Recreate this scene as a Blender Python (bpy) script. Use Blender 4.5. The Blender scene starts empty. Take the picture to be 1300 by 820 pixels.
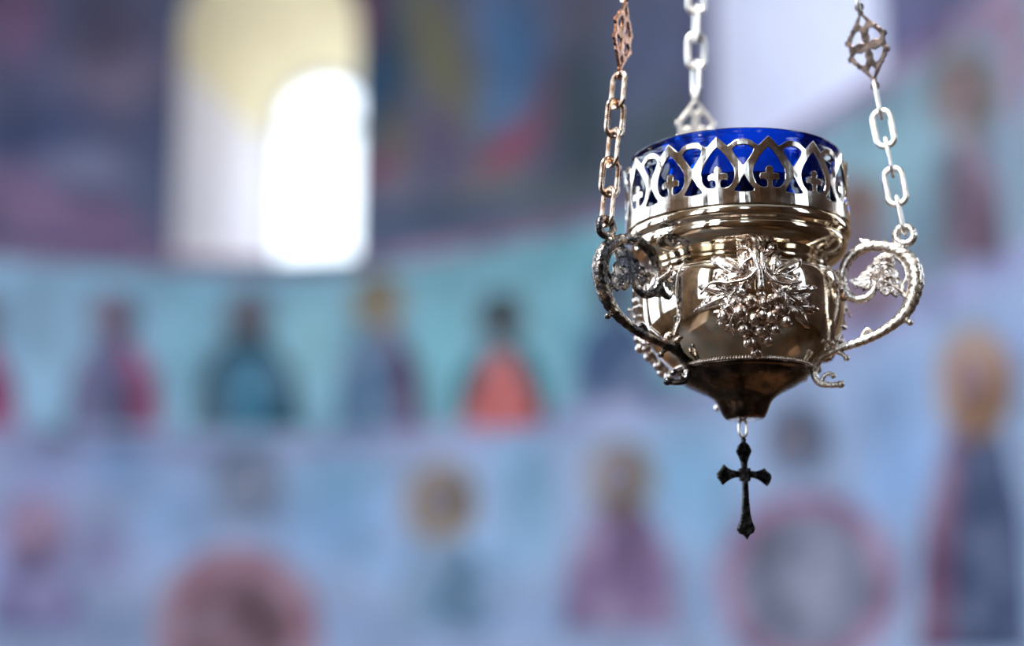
import bpy, bmesh, math, random
import numpy as np
from mathutils import Vector, Matrix
random.seed(7); np.random.seed(7)
PI = math.pi; R = math.radians
sc = bpy.context.scene; col = sc.collection
# ------------------------------------------------------------------ camera
FPX = 2660.0; PITCH = R(12.5); CAM = Vector((0, 0, 1.6))
FWD = Vector((0, math.cos(PITCH), math.sin(PITCH))); UP = Vector((0, -math.sin(PITCH), math.cos(PITCH))); RT = Vector((1, 0, 0))
def ray(px, py): return FWD + RT*((px-650)/FPX) + UP*((410-py)/FPX)
cam = bpy.data.cameras.new('camera'); camo = bpy.data.objects.new('camera', cam); col.objects.link(camo)
camo.location = CAM; camo.rotation_euler = (PI/2+PITCH, 0, 0)
cam.sensor_width = 36; cam.lens = FPX*36/1300; cam.clip_start = .05; cam.clip_end = 100
cam.dof.use_dof = True; cam.dof.focus_distance = 0.945; cam.dof.aperture_fstop = 3.4
sc.camera = camo
# ------------------------------------------------------------------ helpers
def lin(c):
    return tuple(((v/255)/12.92 if v/255 <= .04045 else (((v/255)+.055)/1.055)**2.4) for v in c)
def rgba(c, k=1.0):
    l = lin(c); return (l[0]*k, l[1]*k, l[2]*k, 1)
def tag(o, label=None, cat=None, group=None, kind=None):
    if label: o['label'] = label
    if cat: o['category'] = cat
    if group: o['group'] = group
    if kind: o['kind'] = kind
    return o
def empty(name, loc=(0, 0, 0), rz=0, parent=None):
    o = bpy.data.objects.new(name, None); col.objects.link(o); o.location = loc; o.rotation_euler = (0, 0, rz)
    o.empty_display_size = .02
    if parent: o.parent = parent
    return o
def build(name, bm, m, parent=None, smooth=True):
    if isinstance(bm, bmesh.types.BMesh):
        bmesh.ops.recalc_face_normals(bm, faces=bm.faces)
        me = bpy.data.meshes.new(name); bm.to_mesh(me); bm.free()
    else: me = bm
    for p in me.polygons: p.use_smooth = smooth
    if m and not me.materials: me.materials.append(m)
    o = bpy.data.objects.new(name, me); col.objects.link(o)
    if parent: o.parent = parent
    return o
def dup(o, parent=None):
    c = o.copy(); col.objects.link(c)
    if parent: c.parent = parent
    for ch in list(o.children):
        dup(ch, c)
    return c
def tube(bm, pts, rad, n=12, closed=False, flat=1.0, up=Vector((0, 1, 0)), twist=0.0, rope=0.0, lobes=2, caps=True):
    """sweep along pts; rad number or list; flat = thickness ratio along 'up'"""
    N = len(pts); pts = [Vector(p) for p in pts]
    rings = []
    s = 0
    for i, p in enumerate(pts):
        a = pts[(i-1) % N] if closed or i > 0 else pts[i]
        b = pts[(i+1) % N] if closed or i < N-1 else pts[i]
        t = (b-a).normalized()
        e1 = up - t*up.dot(t)
        if e1.length < 1e-6: e1 = Vector((1, 0, 0)) - t*t.x
        e1.normalize(); e2 = t.cross(e1)
        r = rad[i] if hasattr(rad, '__len__') else rad
        if i: s += (p-pts[i-1]).length
        ring = []
        for k in range(n):
            f = 2*PI*k/n
            rr = r*(1+rope*math.cos(lobes*f + twist*s))
            ring.append(bm.verts.new(p + e1*(math.cos(f)*rr*flat) + e2*(math.sin(f)*rr)))
        rings.append(ring)
    M = N if closed else N-1
    for i in range(M):
        A = rings[i]; B = rings[(i+1) % N]
        for k in range(n):
            bm.faces.new((A[k], A[(k+1) % n], B[(k+1) % n], B[k]))
    if not closed and caps:
        bm.faces.new(rings[0]); bm.faces.new(rings[-1])
def ball(bm, c, r, seg=12, sq=(1, 1, 1)):
    mt = Matrix.Translation(Vector(c)) @ Matrix.Diagonal((sq[0], sq[1], sq[2], 1))
    bmesh.ops.create_uvsphere(bm, u_segments=seg, v_segments=max(6, seg*2//3), radius=r, matrix=mt)
def boxm(bm, x0, x1, y0, y1, z0, z1):
    vs = [bm.verts.new((x, y, z)) for x in (x0, x1) for y in (y0, y1) for z in (z0, z1)]
    for f in ((0, 1, 3, 2), (4, 6, 7, 5), (0, 4, 5, 1), (2, 3, 7, 6), (0, 2, 6, 4), (1, 5, 7, 3)):
        bm.faces.new([vs[i] for i in f])
def catmull(P, m=8):
    P = [Vector(p) for p in P]; out = []
    Q = [P[0]*2-P[1]] + P + [P[-1]*2-P[-2]]
    for i in range(1, len(Q)-2):
        for j in range(m):
            t = j/m; a, b, c, d = Q[i-1], Q[i], Q[i+1], Q[i+2]
            out.append(.5*((2*b)+(c-a)*t+(2*a-5*b+4*c-d)*t*t+(3*b-a-3*c+d)*t**3))
    out.append(P[-1]); return out
def lerp_list(vals, n):
    x = np.linspace(0, len(vals)-1, n); return list(np.interp(x, range(len(vals)), vals))
def lathe(bm, prof, n=128, close=False):
    rings = []
    for r, z in prof:
        rings.append([bm.verts.new((r*math.cos(2*PI*k/n), r*math.sin(2*PI*k/n), z)) for k in range(n)])
    M = len(rings) if close else len(rings)-1
    for i in range(M):
        A, B = rings[i], rings[(i+1) % len(rings)]
        for k in range(n): bm.faces.new((A[k], A[(k+1) % n], B[(k+1) % n], B[k]))
    return rings
def flat_cut(loops, ext, bev, name='tmp'):
    """2D filled outline with holes -> bmesh in XY plane, extruded along Z"""
    cu = bpy.data.curves.new(name, 'CURVE'); cu.dimensions = '2D'; cu.fill_mode = 'BOTH'
    for lp in loops:
        sp = cu.splines.new('POLY'); sp.points.add(len(lp)-1)
        for i, p in enumerate(lp): sp.points[i].co = (p[0], p[1], 0, 1)
        sp.use_cyclic_u = True
    cu.extrude = ext; cu.bevel_depth = bev; cu.bevel_resolution = 1; cu.offset = -bev
    o = bpy.data.objects.new(name, cu); col.objects.link(o)
    dg = bpy.context.evaluated_depsgraph_get(); dg.update()
    me = bpy.data.meshes.new_from_object(o.evaluated_get(dg))
    bm = bmesh.new(); bm.from_mesh(me)
    bpy.data.objects.remove(o); bpy.data.curves.remove(cu); bpy.data.meshes.remove(me)
    bmesh.ops.remove_doubles(bm, verts=bm.verts, dist=1e-7)
    return bm
# ------------------------------------------------------------------ materials
def mat(name):
    m = bpy.data.materials.new(name); m.use_nodes = True; nt = m.node_tree
    return m, nt, nt.nodes['Principled BSDF']
def metal(name, c1, c2, rough=(.08, .3), scale=120, bump=.15, spots=None, bscale=300, lo=.42, hi=.62, deep=None):
    m, nt, b = mat(name); N = nt.nodes; L = nt.links
    tc = N.new('ShaderNodeTexCoord')
    no = N.new('ShaderNodeTexNoise'); no.inputs['Scale'].default_value = scale; no.inputs['Detail'].default_value = 6
    L.new(tc.outputs['Object'], no.inputs['Vector'])
    cr = N.new('ShaderNodeValToRGB'); cr.color_ramp.elements[0].position = lo; cr.color_ramp.elements[1].position = hi
    cr.color_ramp.elements[0].color = (*c1, 1); cr.color_ramp.elements[1].color = (*c2, 1)
    L.new(no.outputs['Fac'], cr.inputs['Fac'])
    colour = cr.outputs['Color']
    if deep:     # darker colour mixed into the hollows
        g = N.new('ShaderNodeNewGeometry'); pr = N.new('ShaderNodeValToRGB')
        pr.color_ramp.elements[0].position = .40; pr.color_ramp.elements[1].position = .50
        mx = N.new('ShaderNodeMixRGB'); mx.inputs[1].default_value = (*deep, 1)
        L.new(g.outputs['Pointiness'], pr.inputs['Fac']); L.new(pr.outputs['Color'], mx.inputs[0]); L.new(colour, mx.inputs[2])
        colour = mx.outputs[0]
    L.new(colour, b.inputs['Base Color'])
    mr = N.new('ShaderNodeMapRange'); mr.inputs['From Min'].default_value = .35; mr.inputs['From Max'].default_value = .65
    mr.inputs['To Min'].default_value = rough[0]; mr.inputs['To Max'].default_value = rough[1]
    n2 = N.new('ShaderNodeTexNoise'); n2.inputs['Scale'].default_value = scale*2.3; n2.inputs['Detail'].default_value = 4
    L.new(tc.outputs['Object'], n2.inputs['Vector'])
    L.new(n2.outputs['Fac'], mr.inputs['Value']); L.new(mr.outputs['Result'], b.inputs['Roughness'])
    n3 = N.new('ShaderNodeTexNoise'); n3.inputs['Scale'].default_value = bscale; n3.inputs['Detail'].default_value = 2
    L.new(tc.outputs['Object'], n3.inputs['Vector'])
    bp = N.new('ShaderNodeBump'); bp.inputs['Strength'].default_value = bump; bp.inputs['Distance'].default_value = .001
    L.new(n3.outputs['Fac'], bp.inputs['Height']); L.new(bp.outputs['Normal'], b.inputs['Normal'])
    b.inputs['Metallic'].default_value = 1
    return m
M_silver = metal('polished_silver', (.60, .56, .52), (.90, .88, .87), (.07, .2), 60, .14, bscale=110)
M_bowl = metal('bowl_silver', (.60, .50, .37), (.90, .85, .77), (.03, .12), 45, .07, bscale=70)
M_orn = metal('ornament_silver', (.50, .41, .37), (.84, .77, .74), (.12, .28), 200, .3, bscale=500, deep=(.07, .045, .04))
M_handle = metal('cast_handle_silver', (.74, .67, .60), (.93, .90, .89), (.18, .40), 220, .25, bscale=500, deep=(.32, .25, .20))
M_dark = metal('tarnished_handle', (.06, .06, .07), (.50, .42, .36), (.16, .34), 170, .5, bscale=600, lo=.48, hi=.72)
M_plug = metal('tarnished_base', (.035, .03, .028), (.16, .12, .10), (.12, .3), 110, .12, bscale=200)
M_cross = metal('blackened_cross', (.012, .012, .013), (.07, .07, .08), (.2, .4), 300, .35, bscale=700, lo=.45, hi=.75)
M_chain_w = metal('bright_chain', (.78, .75, .74), (.95, .94, .94), (.28, .45), 300, .1)
M_chain_c = metal('copper_reflection_chain', (.30, .18, .12), (.66, .55, .48), (.12, .3), 160, .2)  # warm reflections painted into the left chain's metal colour
M_fil = metal('bronze_filigree', (.03, .022, .02), (.11, .08, .07), (.25, .42), 250, .2)
M_fil_c = metal('copper_reflection_filigree', (.14, .06, .035), (.34, .16, .10), (.18, .35), 250, .2)  # left plates carry the same painted warm reflection
# blue glass
mg = bpy.data.materials.new('cobalt_glass'); mg.use_nodes = True; nt = mg.node_tree; nt.nodes.clear()
o_ = nt.nodes.new('ShaderNodeOutputMaterial'); tr = nt.nodes.new('ShaderNodeBsdfTransparent'); tl = nt.nodes.new('ShaderNodeBsdfTranslucent')
gl = nt.nodes.new('ShaderNodeBsdfGlossy'); fr = nt.nodes.new('ShaderNodeFresnel'); m1 = nt.nodes.new('ShaderNodeMixShader'); m2 = nt.nodes.new('ShaderNodeMixShader')
df = nt.nodes.new('ShaderNodeBsdfDiffuse'); m0 = nt.nodes.new('ShaderNodeMixShader')
tr.inputs['Color'].default_value = (.03, .26, .86, 1); tl.inputs['Color'].default_value = (.0, .06, .80, 1); df.inputs['Color'].default_value = (0, .05, .7, 1)
gl.inputs['Roughness'].default_value = .04; fr.inputs['IOR'].default_value = 1.5
m0.inputs[0].default_value = .4; m1.inputs[0].default_value = .07
nt.links.new(tl.outputs[0], m0.inputs[1]); nt.links.new(df.outputs[0], m0.inputs[2])
nt.links.new(tr.outputs[0], m1.inputs[1]); nt.links.new(m0.outputs[0], m1.inputs[2])
nt.links.new(fr.outputs[0], m2.inputs[0]); nt.links.new(m1.outputs[0], m2.inputs[1]); nt.links.new(gl.outputs[0], m2.inputs[2])
nt.links.new(m2.outputs[0], o_.inputs[0]); M_glass = mg
# window glass (thin)
mw = bpy.data.materials.new('window_glass'); mw.use_nodes = True; nt = mw.node_tree; nt.nodes.clear()
o_ = nt.nodes.new('ShaderNodeOutputMaterial'); tr = nt.nodes.new('ShaderNodeBsdfTransparent'); gl = nt.nodes.new('ShaderNodeBsdfGlossy'); m2 = nt.nodes.new('ShaderNodeMixShader')
tr.inputs['Color'].default_value = (.96, .98, .97, 1); gl.inputs['Roughness'].default_value = .02; m2.inputs[0].default_value = .05
nt.links.new(tr.outputs[0], m2.inputs[1]); nt.links.new(gl.outputs[0], m2.inputs[2]); nt.links.new(m2.outputs[0], o_.inputs[0]); M_pane = mw; M_dimmed = mw.copy(); M_dimmed.name = 'dimmed_window_glass'
[n for n in M_dimmed.node_tree.nodes if n.type == 'BSDF_TRANSPARENT'][0].inputs['Color'].default_value = (.50, .51, .52, 1)  # tint added to hold back daylight on the window recesses
def plaster(name, c, k=1.0, var=.12, scale=6, rough=.85):
    m, nt, b = mat(name); N = nt.nodes; L = nt.links
    tc = N.new('ShaderNodeTexCoord'); no = N.new('ShaderNodeTexNoise'); no.inputs['Scale'].default_value = scale; no.inputs['Detail'].default_value = 8
    L.new(tc.outputs['Object'], no.inputs['Vector'])
    cr = N.new('ShaderNodeValToRGB'); q = rgba(c, k)
    cr.color_ramp.elements[0].position = .35; cr.color_ramp.elements[1].position = .65
    cr.color_ramp.elements[0].color = (q[0]*(1-var), q[1]*(1-var), q[2]*(1-var), 1); cr.color_ramp.elements[1].color = tuple(min(1, v*(1+var)) for v in q[:3])+(1,)
    L.new(no.outputs['Fac'], cr.inputs['Fac']); L.new(cr.outputs['Color'], b.inputs['Base Color'])
    b.inputs['Roughness'].default_value = rough
    return m
_pl = {}
def paint(c):
    c = tuple(c)
    if c not in _pl:
        m = plaster('fresco_paint_%02x%02x%02x' % c, c, PK, .10, 4.5); cr = [n for n in m.node_tree.nodes if n.type == 'VALTORGB'][0]
        hi = tuple(v*.55+w_*.45 for v, w_ in zip(c, (176, 174, 190))); lo = tuple(v*.72 for v in c)
        cr.color_ramp.elements[0].color = rgba(lo, PK); cr.color_ramp.elements[1].color = rgba(hi, PK)
        e = cr.color_ramp.elements.new(.5); e.color = rgba(c, PK)
        _pl[c] = m
    return _pl[c]
PK = 1.25   # pigment albedo for a colour as it looks under the room's daylight
M_white = plaster('white_plaster', (247, 243, 249), 1, .04)
M_cream = plaster('cream_plaster', (255, 241, 206), 1, .04)
M_lav = plaster('lavender_plaster', (226, 226, 242), 1, .04)
M_floor = plaster('worn_floor_wood', (66, 45, 27), 1, .65, 1.4, .4)
M_ceil = plaster('ceiling_plaster', (200, 190, 178), 1, .1)
M_wallw = plaster('side_wall_plaster', (150, 120, 92), 1, .4, 1.6)
M_backw = plaster('back_wall_ochre', (96, 66, 40), 1, .6, 1.3)
M_wallr = plaster('darkened_plaster', (74, 52, 38), 1, .5, 1.2)  # unseen right wall, darkened for the reflections in the bowl
M_frame = plaster('window_frame_paint', (225, 225, 228), 1, .05)
M_wood = plaster('dark_door_wood', (60, 34, 20), 1, .3, 4, .5)

# ------------------------------------------------------------------ THE APSE WALL
# plan of the curved wall traced along the line between its two painted registers
h2 = 2.02   # height of lower border above the eye
ctrl = [(-260, 535), (-120, 547), (0, 555), (150, 562), (300, 566), (430, 564), (546, 554), (693, 535), (790, 520), (888, 500), (1000, 462), (1100, 422), (1200, 378), (1300, 328), (1380, 285)]
h2 = 1.62
plan = []
for px, py in ctrl:
    d = ray(px, py); t = h2/d.z; plan.append(Vector((d.x*t, d.y*t, 0)))
plan = catmull(plan, 12)
pl = np.array([[p.x, p.y] for p in plan]); seg = np.r_[0, np.cumsum(np.hypot(*np.diff(pl, axis=0).T))]
S_END = seg[-1]
nn = np.gradient(pl, axis=0); nn /= np.hypot(nn[:, 0], nn[:, 1])[:, None]; nrm = np.c_[nn[:, 1], -nn[:, 0]]   # points into the room (towards -y)
def W(s, h, off=0.0):
    x = np.interp(s, seg, pl[:, 0]); y = np.interp(s, seg, pl[:, 1])
    nx = np.interp(s, seg, nrm[:, 0]); ny = np.interp(s, seg, nrm[:, 1]); q = np.hypot(nx, ny)
    return Vector((float(x+nx/q*off), float(y+ny/q*off), float(CAM.z+h)))
def hit(px, py):
    d = ray(px, py); best = None
    cr = pl[:, 0]*d.y - pl[:, 1]*d.x
    k = np.where(cr[:-1]*cr[1:] <= 0)[0]
    if len(k) == 0: i = 0 if px < 600 else len(pl)-2
    else: i = k[0]
    f = cr[i]/(cr[i]-cr[i+1]) if cr[i] != cr[i+1] else 0
    s = seg[i]+f*(seg[i+1]-seg[i]); y = pl[i, 1]+f*(pl[i+1, 1]-pl[i, 1]); 
    return float(s), float(y/d.y*d.z)
h1 = hit(300, 335)[1]
print('h1', h1, 'far', pl[:, 1].max(), 'S', S_END, [tuple(round(float(v), 2) for v in p) for p in pl[::12]])
HB, HT = -1.6, 5.2
# window openings in the apse wall, in wall coordinates
def arch_outline(s0, s1, hb, ht, n=28):
    """closed outline: bottom-left, bottom-right, up, half round head, down"""
    c = (s0+s1)/2; r = (s1-s0)/2; hs = ht-r
    P = []
    for k in range(9): P.append((s0+(s1-s0)*k/8, hb))
    for k in range(1, 9): P.append((s1, hb+(hs-hb)*k/8))
    for k in range(1, n): a = PI*k/n; P.append((c+r*math.cos(a), hs+r*math.sin(a)))
    for k in range(8): P.append((s0, hs-(hs-hb)*k/8))
    return P
wa0 = hit(222, 250); wa1 = hit(452, 250); wb = hit(330, 337)[1]; wt = hit(338, -62)[1]
win1 = (wa0[0], wa1[0], wb, wt)
wc0 = hit(908, 120); wc1 = hit(1120, 60)
win2 = (wc0[0], wc1[0], hit(1010, 160)[1], hit(1010, 160)[1]+1.7)
print('win1', win1, 'win2', win2)
def inside(s, h, w):
    s0, s1, hb, ht = w; c = (s0+s1)/2; r = (s1-s0)/2; hs = ht-r
    rect = (s > s0) & (s < s1) & (h > hb) & (h <= hs)
    return rect | ((h > hs) & ((s-c)**2+(h-hs)**2 < r*r))
def snap(s, h, w):
    P = np.array(arch_outline(*w, n=160)); 
    # densify straight runs
    Q = []
    for i in range(len(P)):
        a, b = P[i], P[(i+1) % len(P)]
        for t in np.linspace(0, 1, 24, endpoint=False): Q.append(a+(b-a)*t)
    Q = np.array(Q); k = np.argmin((Q[:, 0]-s)**2+(Q[:, 1]-h)**2); return Q[k]
# colour field of the fresco ground, in wall coordinates: pigment patches
def blob_list():
    B = []
    def b(px, py, rx, ry, c, k=1.0, rot=0): B.append((px, py, rx, ry, c, k, rot))
    # upper fresco, left of the window
    b(60, 40, 90, 60, (84, 88, 118)); b(150, 100, 60, 45, (126, 112, 136), 1); b(20, 20, 40, 60, (120, 82, 112), .7)
    b(185, 100, 40, 30, (122, 112, 132), .8); b(70, 150, 70, 30, (76, 82, 114)); b(140, 40, 50, 60, (84, 76, 98), .8)
    b(30, 185, 60, 30, (68, 78, 116)); b(110, 215, 70, 25, (124, 126, 156), .9); b(20, 230, 50, 25, (128, 104, 136), .8)
    b(50, 270, 70, 25, (142, 112, 146), .9); b(150, 290, 60, 30, (138, 108, 144), .9); b(195, 180, 25, 90, (78, 86, 118), .7); b(190, 260, 25, 40, (84, 94, 118), .8)
    b(85, 310, 90, 14, (112, 92, 128), .7)
    # upper fresco, right of the window
    b(490, 90, 34, 110, (34, 62, 84)); b(462, 20, 22, 50, (98, 44, 72), .8); b(470, 140, 14, 50, (24, 84, 128), .9)
    b(560, 70, 34, 120, (108, 104, 82), 1, -18); b(500, 180, 34, 50, (96, 90, 84), .9, -18); b(480, 215, 30, 18, (118, 60, 84), .8)
    b(615, 60, 30, 60, (84, 88, 104), .6, -18); b(655, 70, 36, 100, (64, 98, 136), 1, -15); b(640, 140, 34, 40, (74, 106, 140), .8, -30)
    b(645, 190, 50, 22, (132, 66, 84), 1, -38); b(690, 140, 20, 60, (110, 66, 82), .8, 10); b(560, 180, 30, 50, (88, 74, 102), .8, -20)
    b(620, 240, 60, 22, (110, 106, 108), .9); b(500, 240, 26, 20, (112, 106, 120), .8); b(550, 270, 140, 14, (56, 76, 96), .9)
    b(740, 150, 44, 110, (54, 66, 76)); b(740, 20, 30, 30, (96, 84, 90), .5); b(700, 250, 60, 20, (86, 96, 98), .7); b(830, 60, 40, 60, (72, 82, 110), .7); b(850, 180, 60, 60, (60, 72, 76), .9)
    # around and right of the second window
    b(1180, 40, 50, 34, (84, 78, 112)); b(1150, 20, 30, 60, (96, 92, 132), .7); b(1270, 10, 60, 14, (130, 88, 116), .9, -40); b(890, 60, 16, 160, (72, 62, 96), .8)
    # register one: ground of varying teal
    b(40, 370, 80, 60, (146, 178, 206), .7); b(80, 440, 40, 60, (150, 184, 210), .8); b(240, 430, 30, 70, (132, 180, 200), .8); b(395, 430, 34, 60, (142, 188, 198), .8)
    b(560, 440, 24, 80, (118, 174, 186), .9); b(610, 330, 120, 34, (110, 154, 168), .8); b(740, 320, 70, 40, (104, 158, 172), .8); b(720, 430, 20, 60, (108, 160, 178), .8)
    b(260, 360, 200, 14, (122, 168, 190), .6); b(1130, 210, 50, 60, (126, 160, 172), .8); b(1180, 300, 40, 60, (92, 126, 146), .7); b(1270, 150, 40, 70, (120, 140, 160), .6)
    b(1288, 60, 16, 90, (144, 104, 126), .9); b(1100, 390, 60, 34, (146, 96, 124), .9, -25); b(1090, 330, 34, 50, (132, 104, 128), .7); b(1200, 370, 60, 30, (140, 140, 172), .8, -25)
    # register two: ground
    b(60, 600, 60, 30, (148, 156, 200), .8); b(30, 700, 60, 60, (150, 146, 192), .8); b(150, 590, 40, 30, (112, 146, 190), .8); b(130, 700, 34, 40, (140, 134, 176), .8)
    b(215, 650, 50, 60, (132, 166, 208), .7); b(430, 660, 70, 60, (124, 166, 208), .8); b(430, 600, 60, 40, (116, 158, 188), .7); b(490, 720, 40, 24, (142, 176, 216), .8)
    b(660, 600, 40, 60, (124, 168, 202), .7); b(640, 700, 60, 40, (134, 170, 206), .8); b(680, 640, 24, 60, (118, 158, 186), .8); b(870, 600, 60, 60, (126, 166, 200), .9); b(900, 650, 40, 60, (132, 172, 208), .8)
    b(1130, 500, 50, 60, (124, 150, 190), .8); b(1140, 600, 50, 70, (122, 152, 196), .9); b(1290, 440, 40, 60, (134, 150, 190), .8); b(600, 790, 700, 30, (122, 150, 190), .5)
    return B
ds = .03
ns = int(S_END/ds); nh = int((HT-HB)/ds)
sg = np.linspace(0, S_END, ns+1); hg = np.linspace(HB, HT, nh+1)
SG, HG = np.meshgrid(sg, hg, indexing='ij')
def sm(x, a, b):
    t = np.clip((x-a)/(b-a), 0, 1); return t*t*(3-2*t)
s_mid = hit(650, 400)[0]; s_l = hit(0, 400)[0]; s_r = hit(1250, 300)[0]
ft = np.clip((SG-s_l)/(s_r-s_l), 0, 1)[..., None]
def L3(c): return np.array(lin(c))
top = L3((82, 86, 112))*(1-ft)+L3((88, 92, 116))*ft
reg1 = np.where(ft < .5, L3((142, 176, 202))*(1-2*ft)+L3((120, 168, 182))*2*ft, L3((120, 168, 182))*(2-2*ft)+L3((122, 138, 156))*(2*ft-1))
reg2 = L3((154, 166, 198))*(1-ft)+L3((140, 156, 186))*ft
C = np.where((HG > h1)[..., None], top, np.where((HG > h2)[..., None], reg1, reg2))
for px, py, rx, ry, c, k, rot in blob_list():
    s, h = hit(px, py); dsx = abs(hit(px+10, py)[0]-hit(px-10, py)[0])/20; dhy = abs(hit(px, py+10)[1]-hit(px, py-10)[1])/20
    U = (SG-s)/dsx; V = (HG-h)/dhy; a = R(-rot)
    u = (U*math.cos(a)+V*math.sin(a))/rx; v = (-U*math.sin(a)+V*math.cos(a))/ry
    g = (k*np.exp(-(u*u+v*v)**1.5*.8))[..., None]
    zone = np.where(h > h1, HG > h1, np.where(h > h2, (HG <= h1) & (HG > h2), HG <= h2))[..., None]
    C = np.where(zone, C*(1-g)+L3(c)*g, C)
me = bpy.data.meshes.new('wall_front')
V = []; inn1 = inside(SG, HG, win1); inn2 = inside(SG, HG, win2); inn = inn1 | inn2
keepv = -np.ones(SG.shape, int)
faces = []
def cell_out(i, j):
    cs, ch = (sg[i]+sg[i+1])/2, (hg[j]+hg[j+1])/2
    return bool(inside(np.array(cs), np.array(ch), win1) or inside(np.array(cs), np.array(ch), win2))
CS = (SG[:-1, :-1]+SG[1:, 1:])/2; CH = (HG[:-1, :-1]+HG[1:, 1:])/2
rem = inside(CS, CH, win1) | inside(CS, CH, win2)
# vertices touching both kept and removed cells get snapped to the arch
pad = np.zeros((ns+2, nh+2), int); pad[1:-1, 1:-1] = rem.astype(int)+1   # 1 keep, 2 removed
quad = np.stack([pad[:-1, :-1], pad[1:, :-1], pad[:-1, 1:], pad[1:, 1:]])
bound = (quad == 1).any(0) & (quad == 2).any(0)
for i, j in zip(*np.where(bound)):
    w = win1 if abs(SG[i, j]-(win1[0]+win1[1])/2) < abs(SG[i, j]-(win2[0]+win2[1])/2) else win2
    SG[i, j], HG[i, j] = snap(SG[i, j], HG[i, j], w)
X = np.interp(SG, seg, pl[:, 0]); Y = np.interp(SG, seg, pl[:, 1])
vv = np.stack([X, Y, HG+CAM.z], -1).reshape(-1, 3)
idx = np.arange((ns+1)*(nh+1)).reshape(ns+1, nh+1)
F = np.stack([idx[:-1, :-1], idx[1:, :-1], idx[1:, 1:], idx[:-1, 1:]], -1)[~rem]
me.from_pydata(vv.tolist(), [], F.tolist())
ca = me.color_attributes.new('pigment', 'FLOAT_COLOR', 'POINT')
cc = np.ones(((ns+1)*(nh+1), 4)); cc[:, :3] = C.reshape(-1, 3); ca.data.foreach_set('color', cc.ravel())
m, nt, b = mat('fresco_ground'); N = nt.nodes; Lk = nt.links
at = N.new('ShaderNodeAttribute'); at.attribute_name = 'pigment'
tc = N.new('ShaderNodeTexCoord'); no = N.new('ShaderNodeTexNoise'); no.inputs['Scale'].default_value = 3.2; no.inputs['Detail'].default_value = 8
mr = N.new('ShaderNodeMapRange'); mr.inputs['From Min'].default_value = .3; mr.inputs['From Max'].default_value = .7
mr.inputs['To Min'].default_value = PK*.76; mr.inputs['To Max'].default_value = PK*1.24
mx = N.new('ShaderNodeVectorMath'); mx.operation = 'SCALE'
Lk.new(tc.outputs['Object'], no.inputs['Vector']); Lk.new(no.outputs['Fac'], mr.inputs['Value'])
Lk.new(at.outputs['Color'], mx.inputs[0]); Lk.new(mr.outputs['Result'], mx.inputs['Scale']); Lk.new(mx.outputs[0], b.inputs['Base Color'])
b.inputs['Roughness'].default_value = .9
M_fresco = m
tag(build('wall_front', me, M_fresco), 'curved church wall with painted teal and blue registers', kind='structure')

# window embrasures
def niche(name, w, inner, jamb_mat, head_mat, split=True):
    """outer outline on the wall, inner outline given as list of world points"""
    out = [W(s, h) for s, h in arch_outline(*w)]
    me2 = bmesh.new(); K = 6
    rings = []
    for k in range(K+1):
        t = k/K; rings.append([me2.verts.new(a.lerp(b, t)) for a, b in zip(out, inner)])
    n = len(out); hs = CAM.z+w[3]-(w[1]-w[0])/2
    for k in range(K):
        for i in range(n):
            f = me2.faces.new((rings[k][i], rings[k][(i+1) % n], rings[k+1][(i+1) % n], rings[k+1][i]))
            if out[i].z > hs-.25 and out[(i+1) % n].z > hs-.25: f.material_index = 1
    o = build(name, me2, None); o.data.materials.append(jamb_mat); o.data.materials.append(head_mat)
    return o
def inner_arch(P0, P1, zb, zt, n=28):
    """P0,P1: plan points of inner left/right; same topology as arch_outline"""
    c = (P0+P1)/2; hv = (P1-P0)/2; r = hv.length; hs = zt-r; u = hv.normalized(); P = []
    def p(a, z): return Vector((c.x+u.x*a, c.y+u.y*a, z))
    for k in range(9): P.append(p(-r+2*r*k/8, zb))
    for k in range(1, 9): P.append(p(r, zb+(hs-zb)*k/8))
    for k in range(1, n): a = PI*k/n; P.append(p(r*math.cos(a), hs+r*math.sin(a)))
    for k in range(8): P.append(p(-r, hs-(hs-zb)*k/8))
    return P
def at_depth(px, py, y):
    d = ray(px, py); return CAM + d*(y/d.y)
def window_fill(parent_name, ring, wbar, label):
    """frame around the arch, a transom and one mullion, and the pane"""
    o = bmesh.new(); tube(o, ring, wbar, 8, closed=True)
    fr = tag(build(parent_name, o, M_frame, smooth=True), label, kind='structure')
    g = bmesh.new(); g.faces.new([g.verts.new(p) for p in ring]); build('window_pane', g, M_dimmed, fr, False)
    zs = [p.z for p in ring]; z0, z1 = min(zs), max(zs); r0 = ring[0]; r1 = ring[8]
    zt = z1-(r1-r0).length/2
    b2 = bmesh.new(); tube(b2, [Vector((r0.x, r0.y, zt)), Vector((r1.x, r1.y, zt))], wbar*.8, 8); build('transom_bar', b2, M_frame, fr)
    return fr
yw = W((win1[0]+win1[1])/2, 0).y + 1.0
q0 = at_depth(343, 250, yw); q1 = at_depth(478, 250, yw-.1)
in1 = inner_arch(Vector((q0.x, q0.y, 0)), Vector((q1.x, q1.y, 0)), at_depth(400, 352, yw).z, at_depth(400, 100, yw).z)
tag(niche('trim_1', win1, in1, M_white, M_cream), 'deep plastered window recess with cream arched head', kind='structure')
window_fill("window_1", in1, .045, 'bright arched window deep in the upper left recess')
a2 = W(win2[0], 0); b2_ = W(win2[1], 0); tan2 = (b2_-a2).normalized(); out2 = Vector((-tan2.y, tan2.x, 0))
if out2.x < 0: out2 = -out2
P0 = a2+out2*.95+tan2*.10; P1 = b2_+out2*.95-tan2*.10; P0.z = P1.z = 0
in2 = inner_arch(P0, P1, CAM.z+win2[2]+.05, CAM.z+win2[3]-.1)
tag(niche('trim_2', win2, in2, M_lav, M_lav), 'white plastered window recess behind the right chain', kind='structure')
window_fill('window_2', in2, .028, 'second arched window in the recess at upper right')

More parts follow.
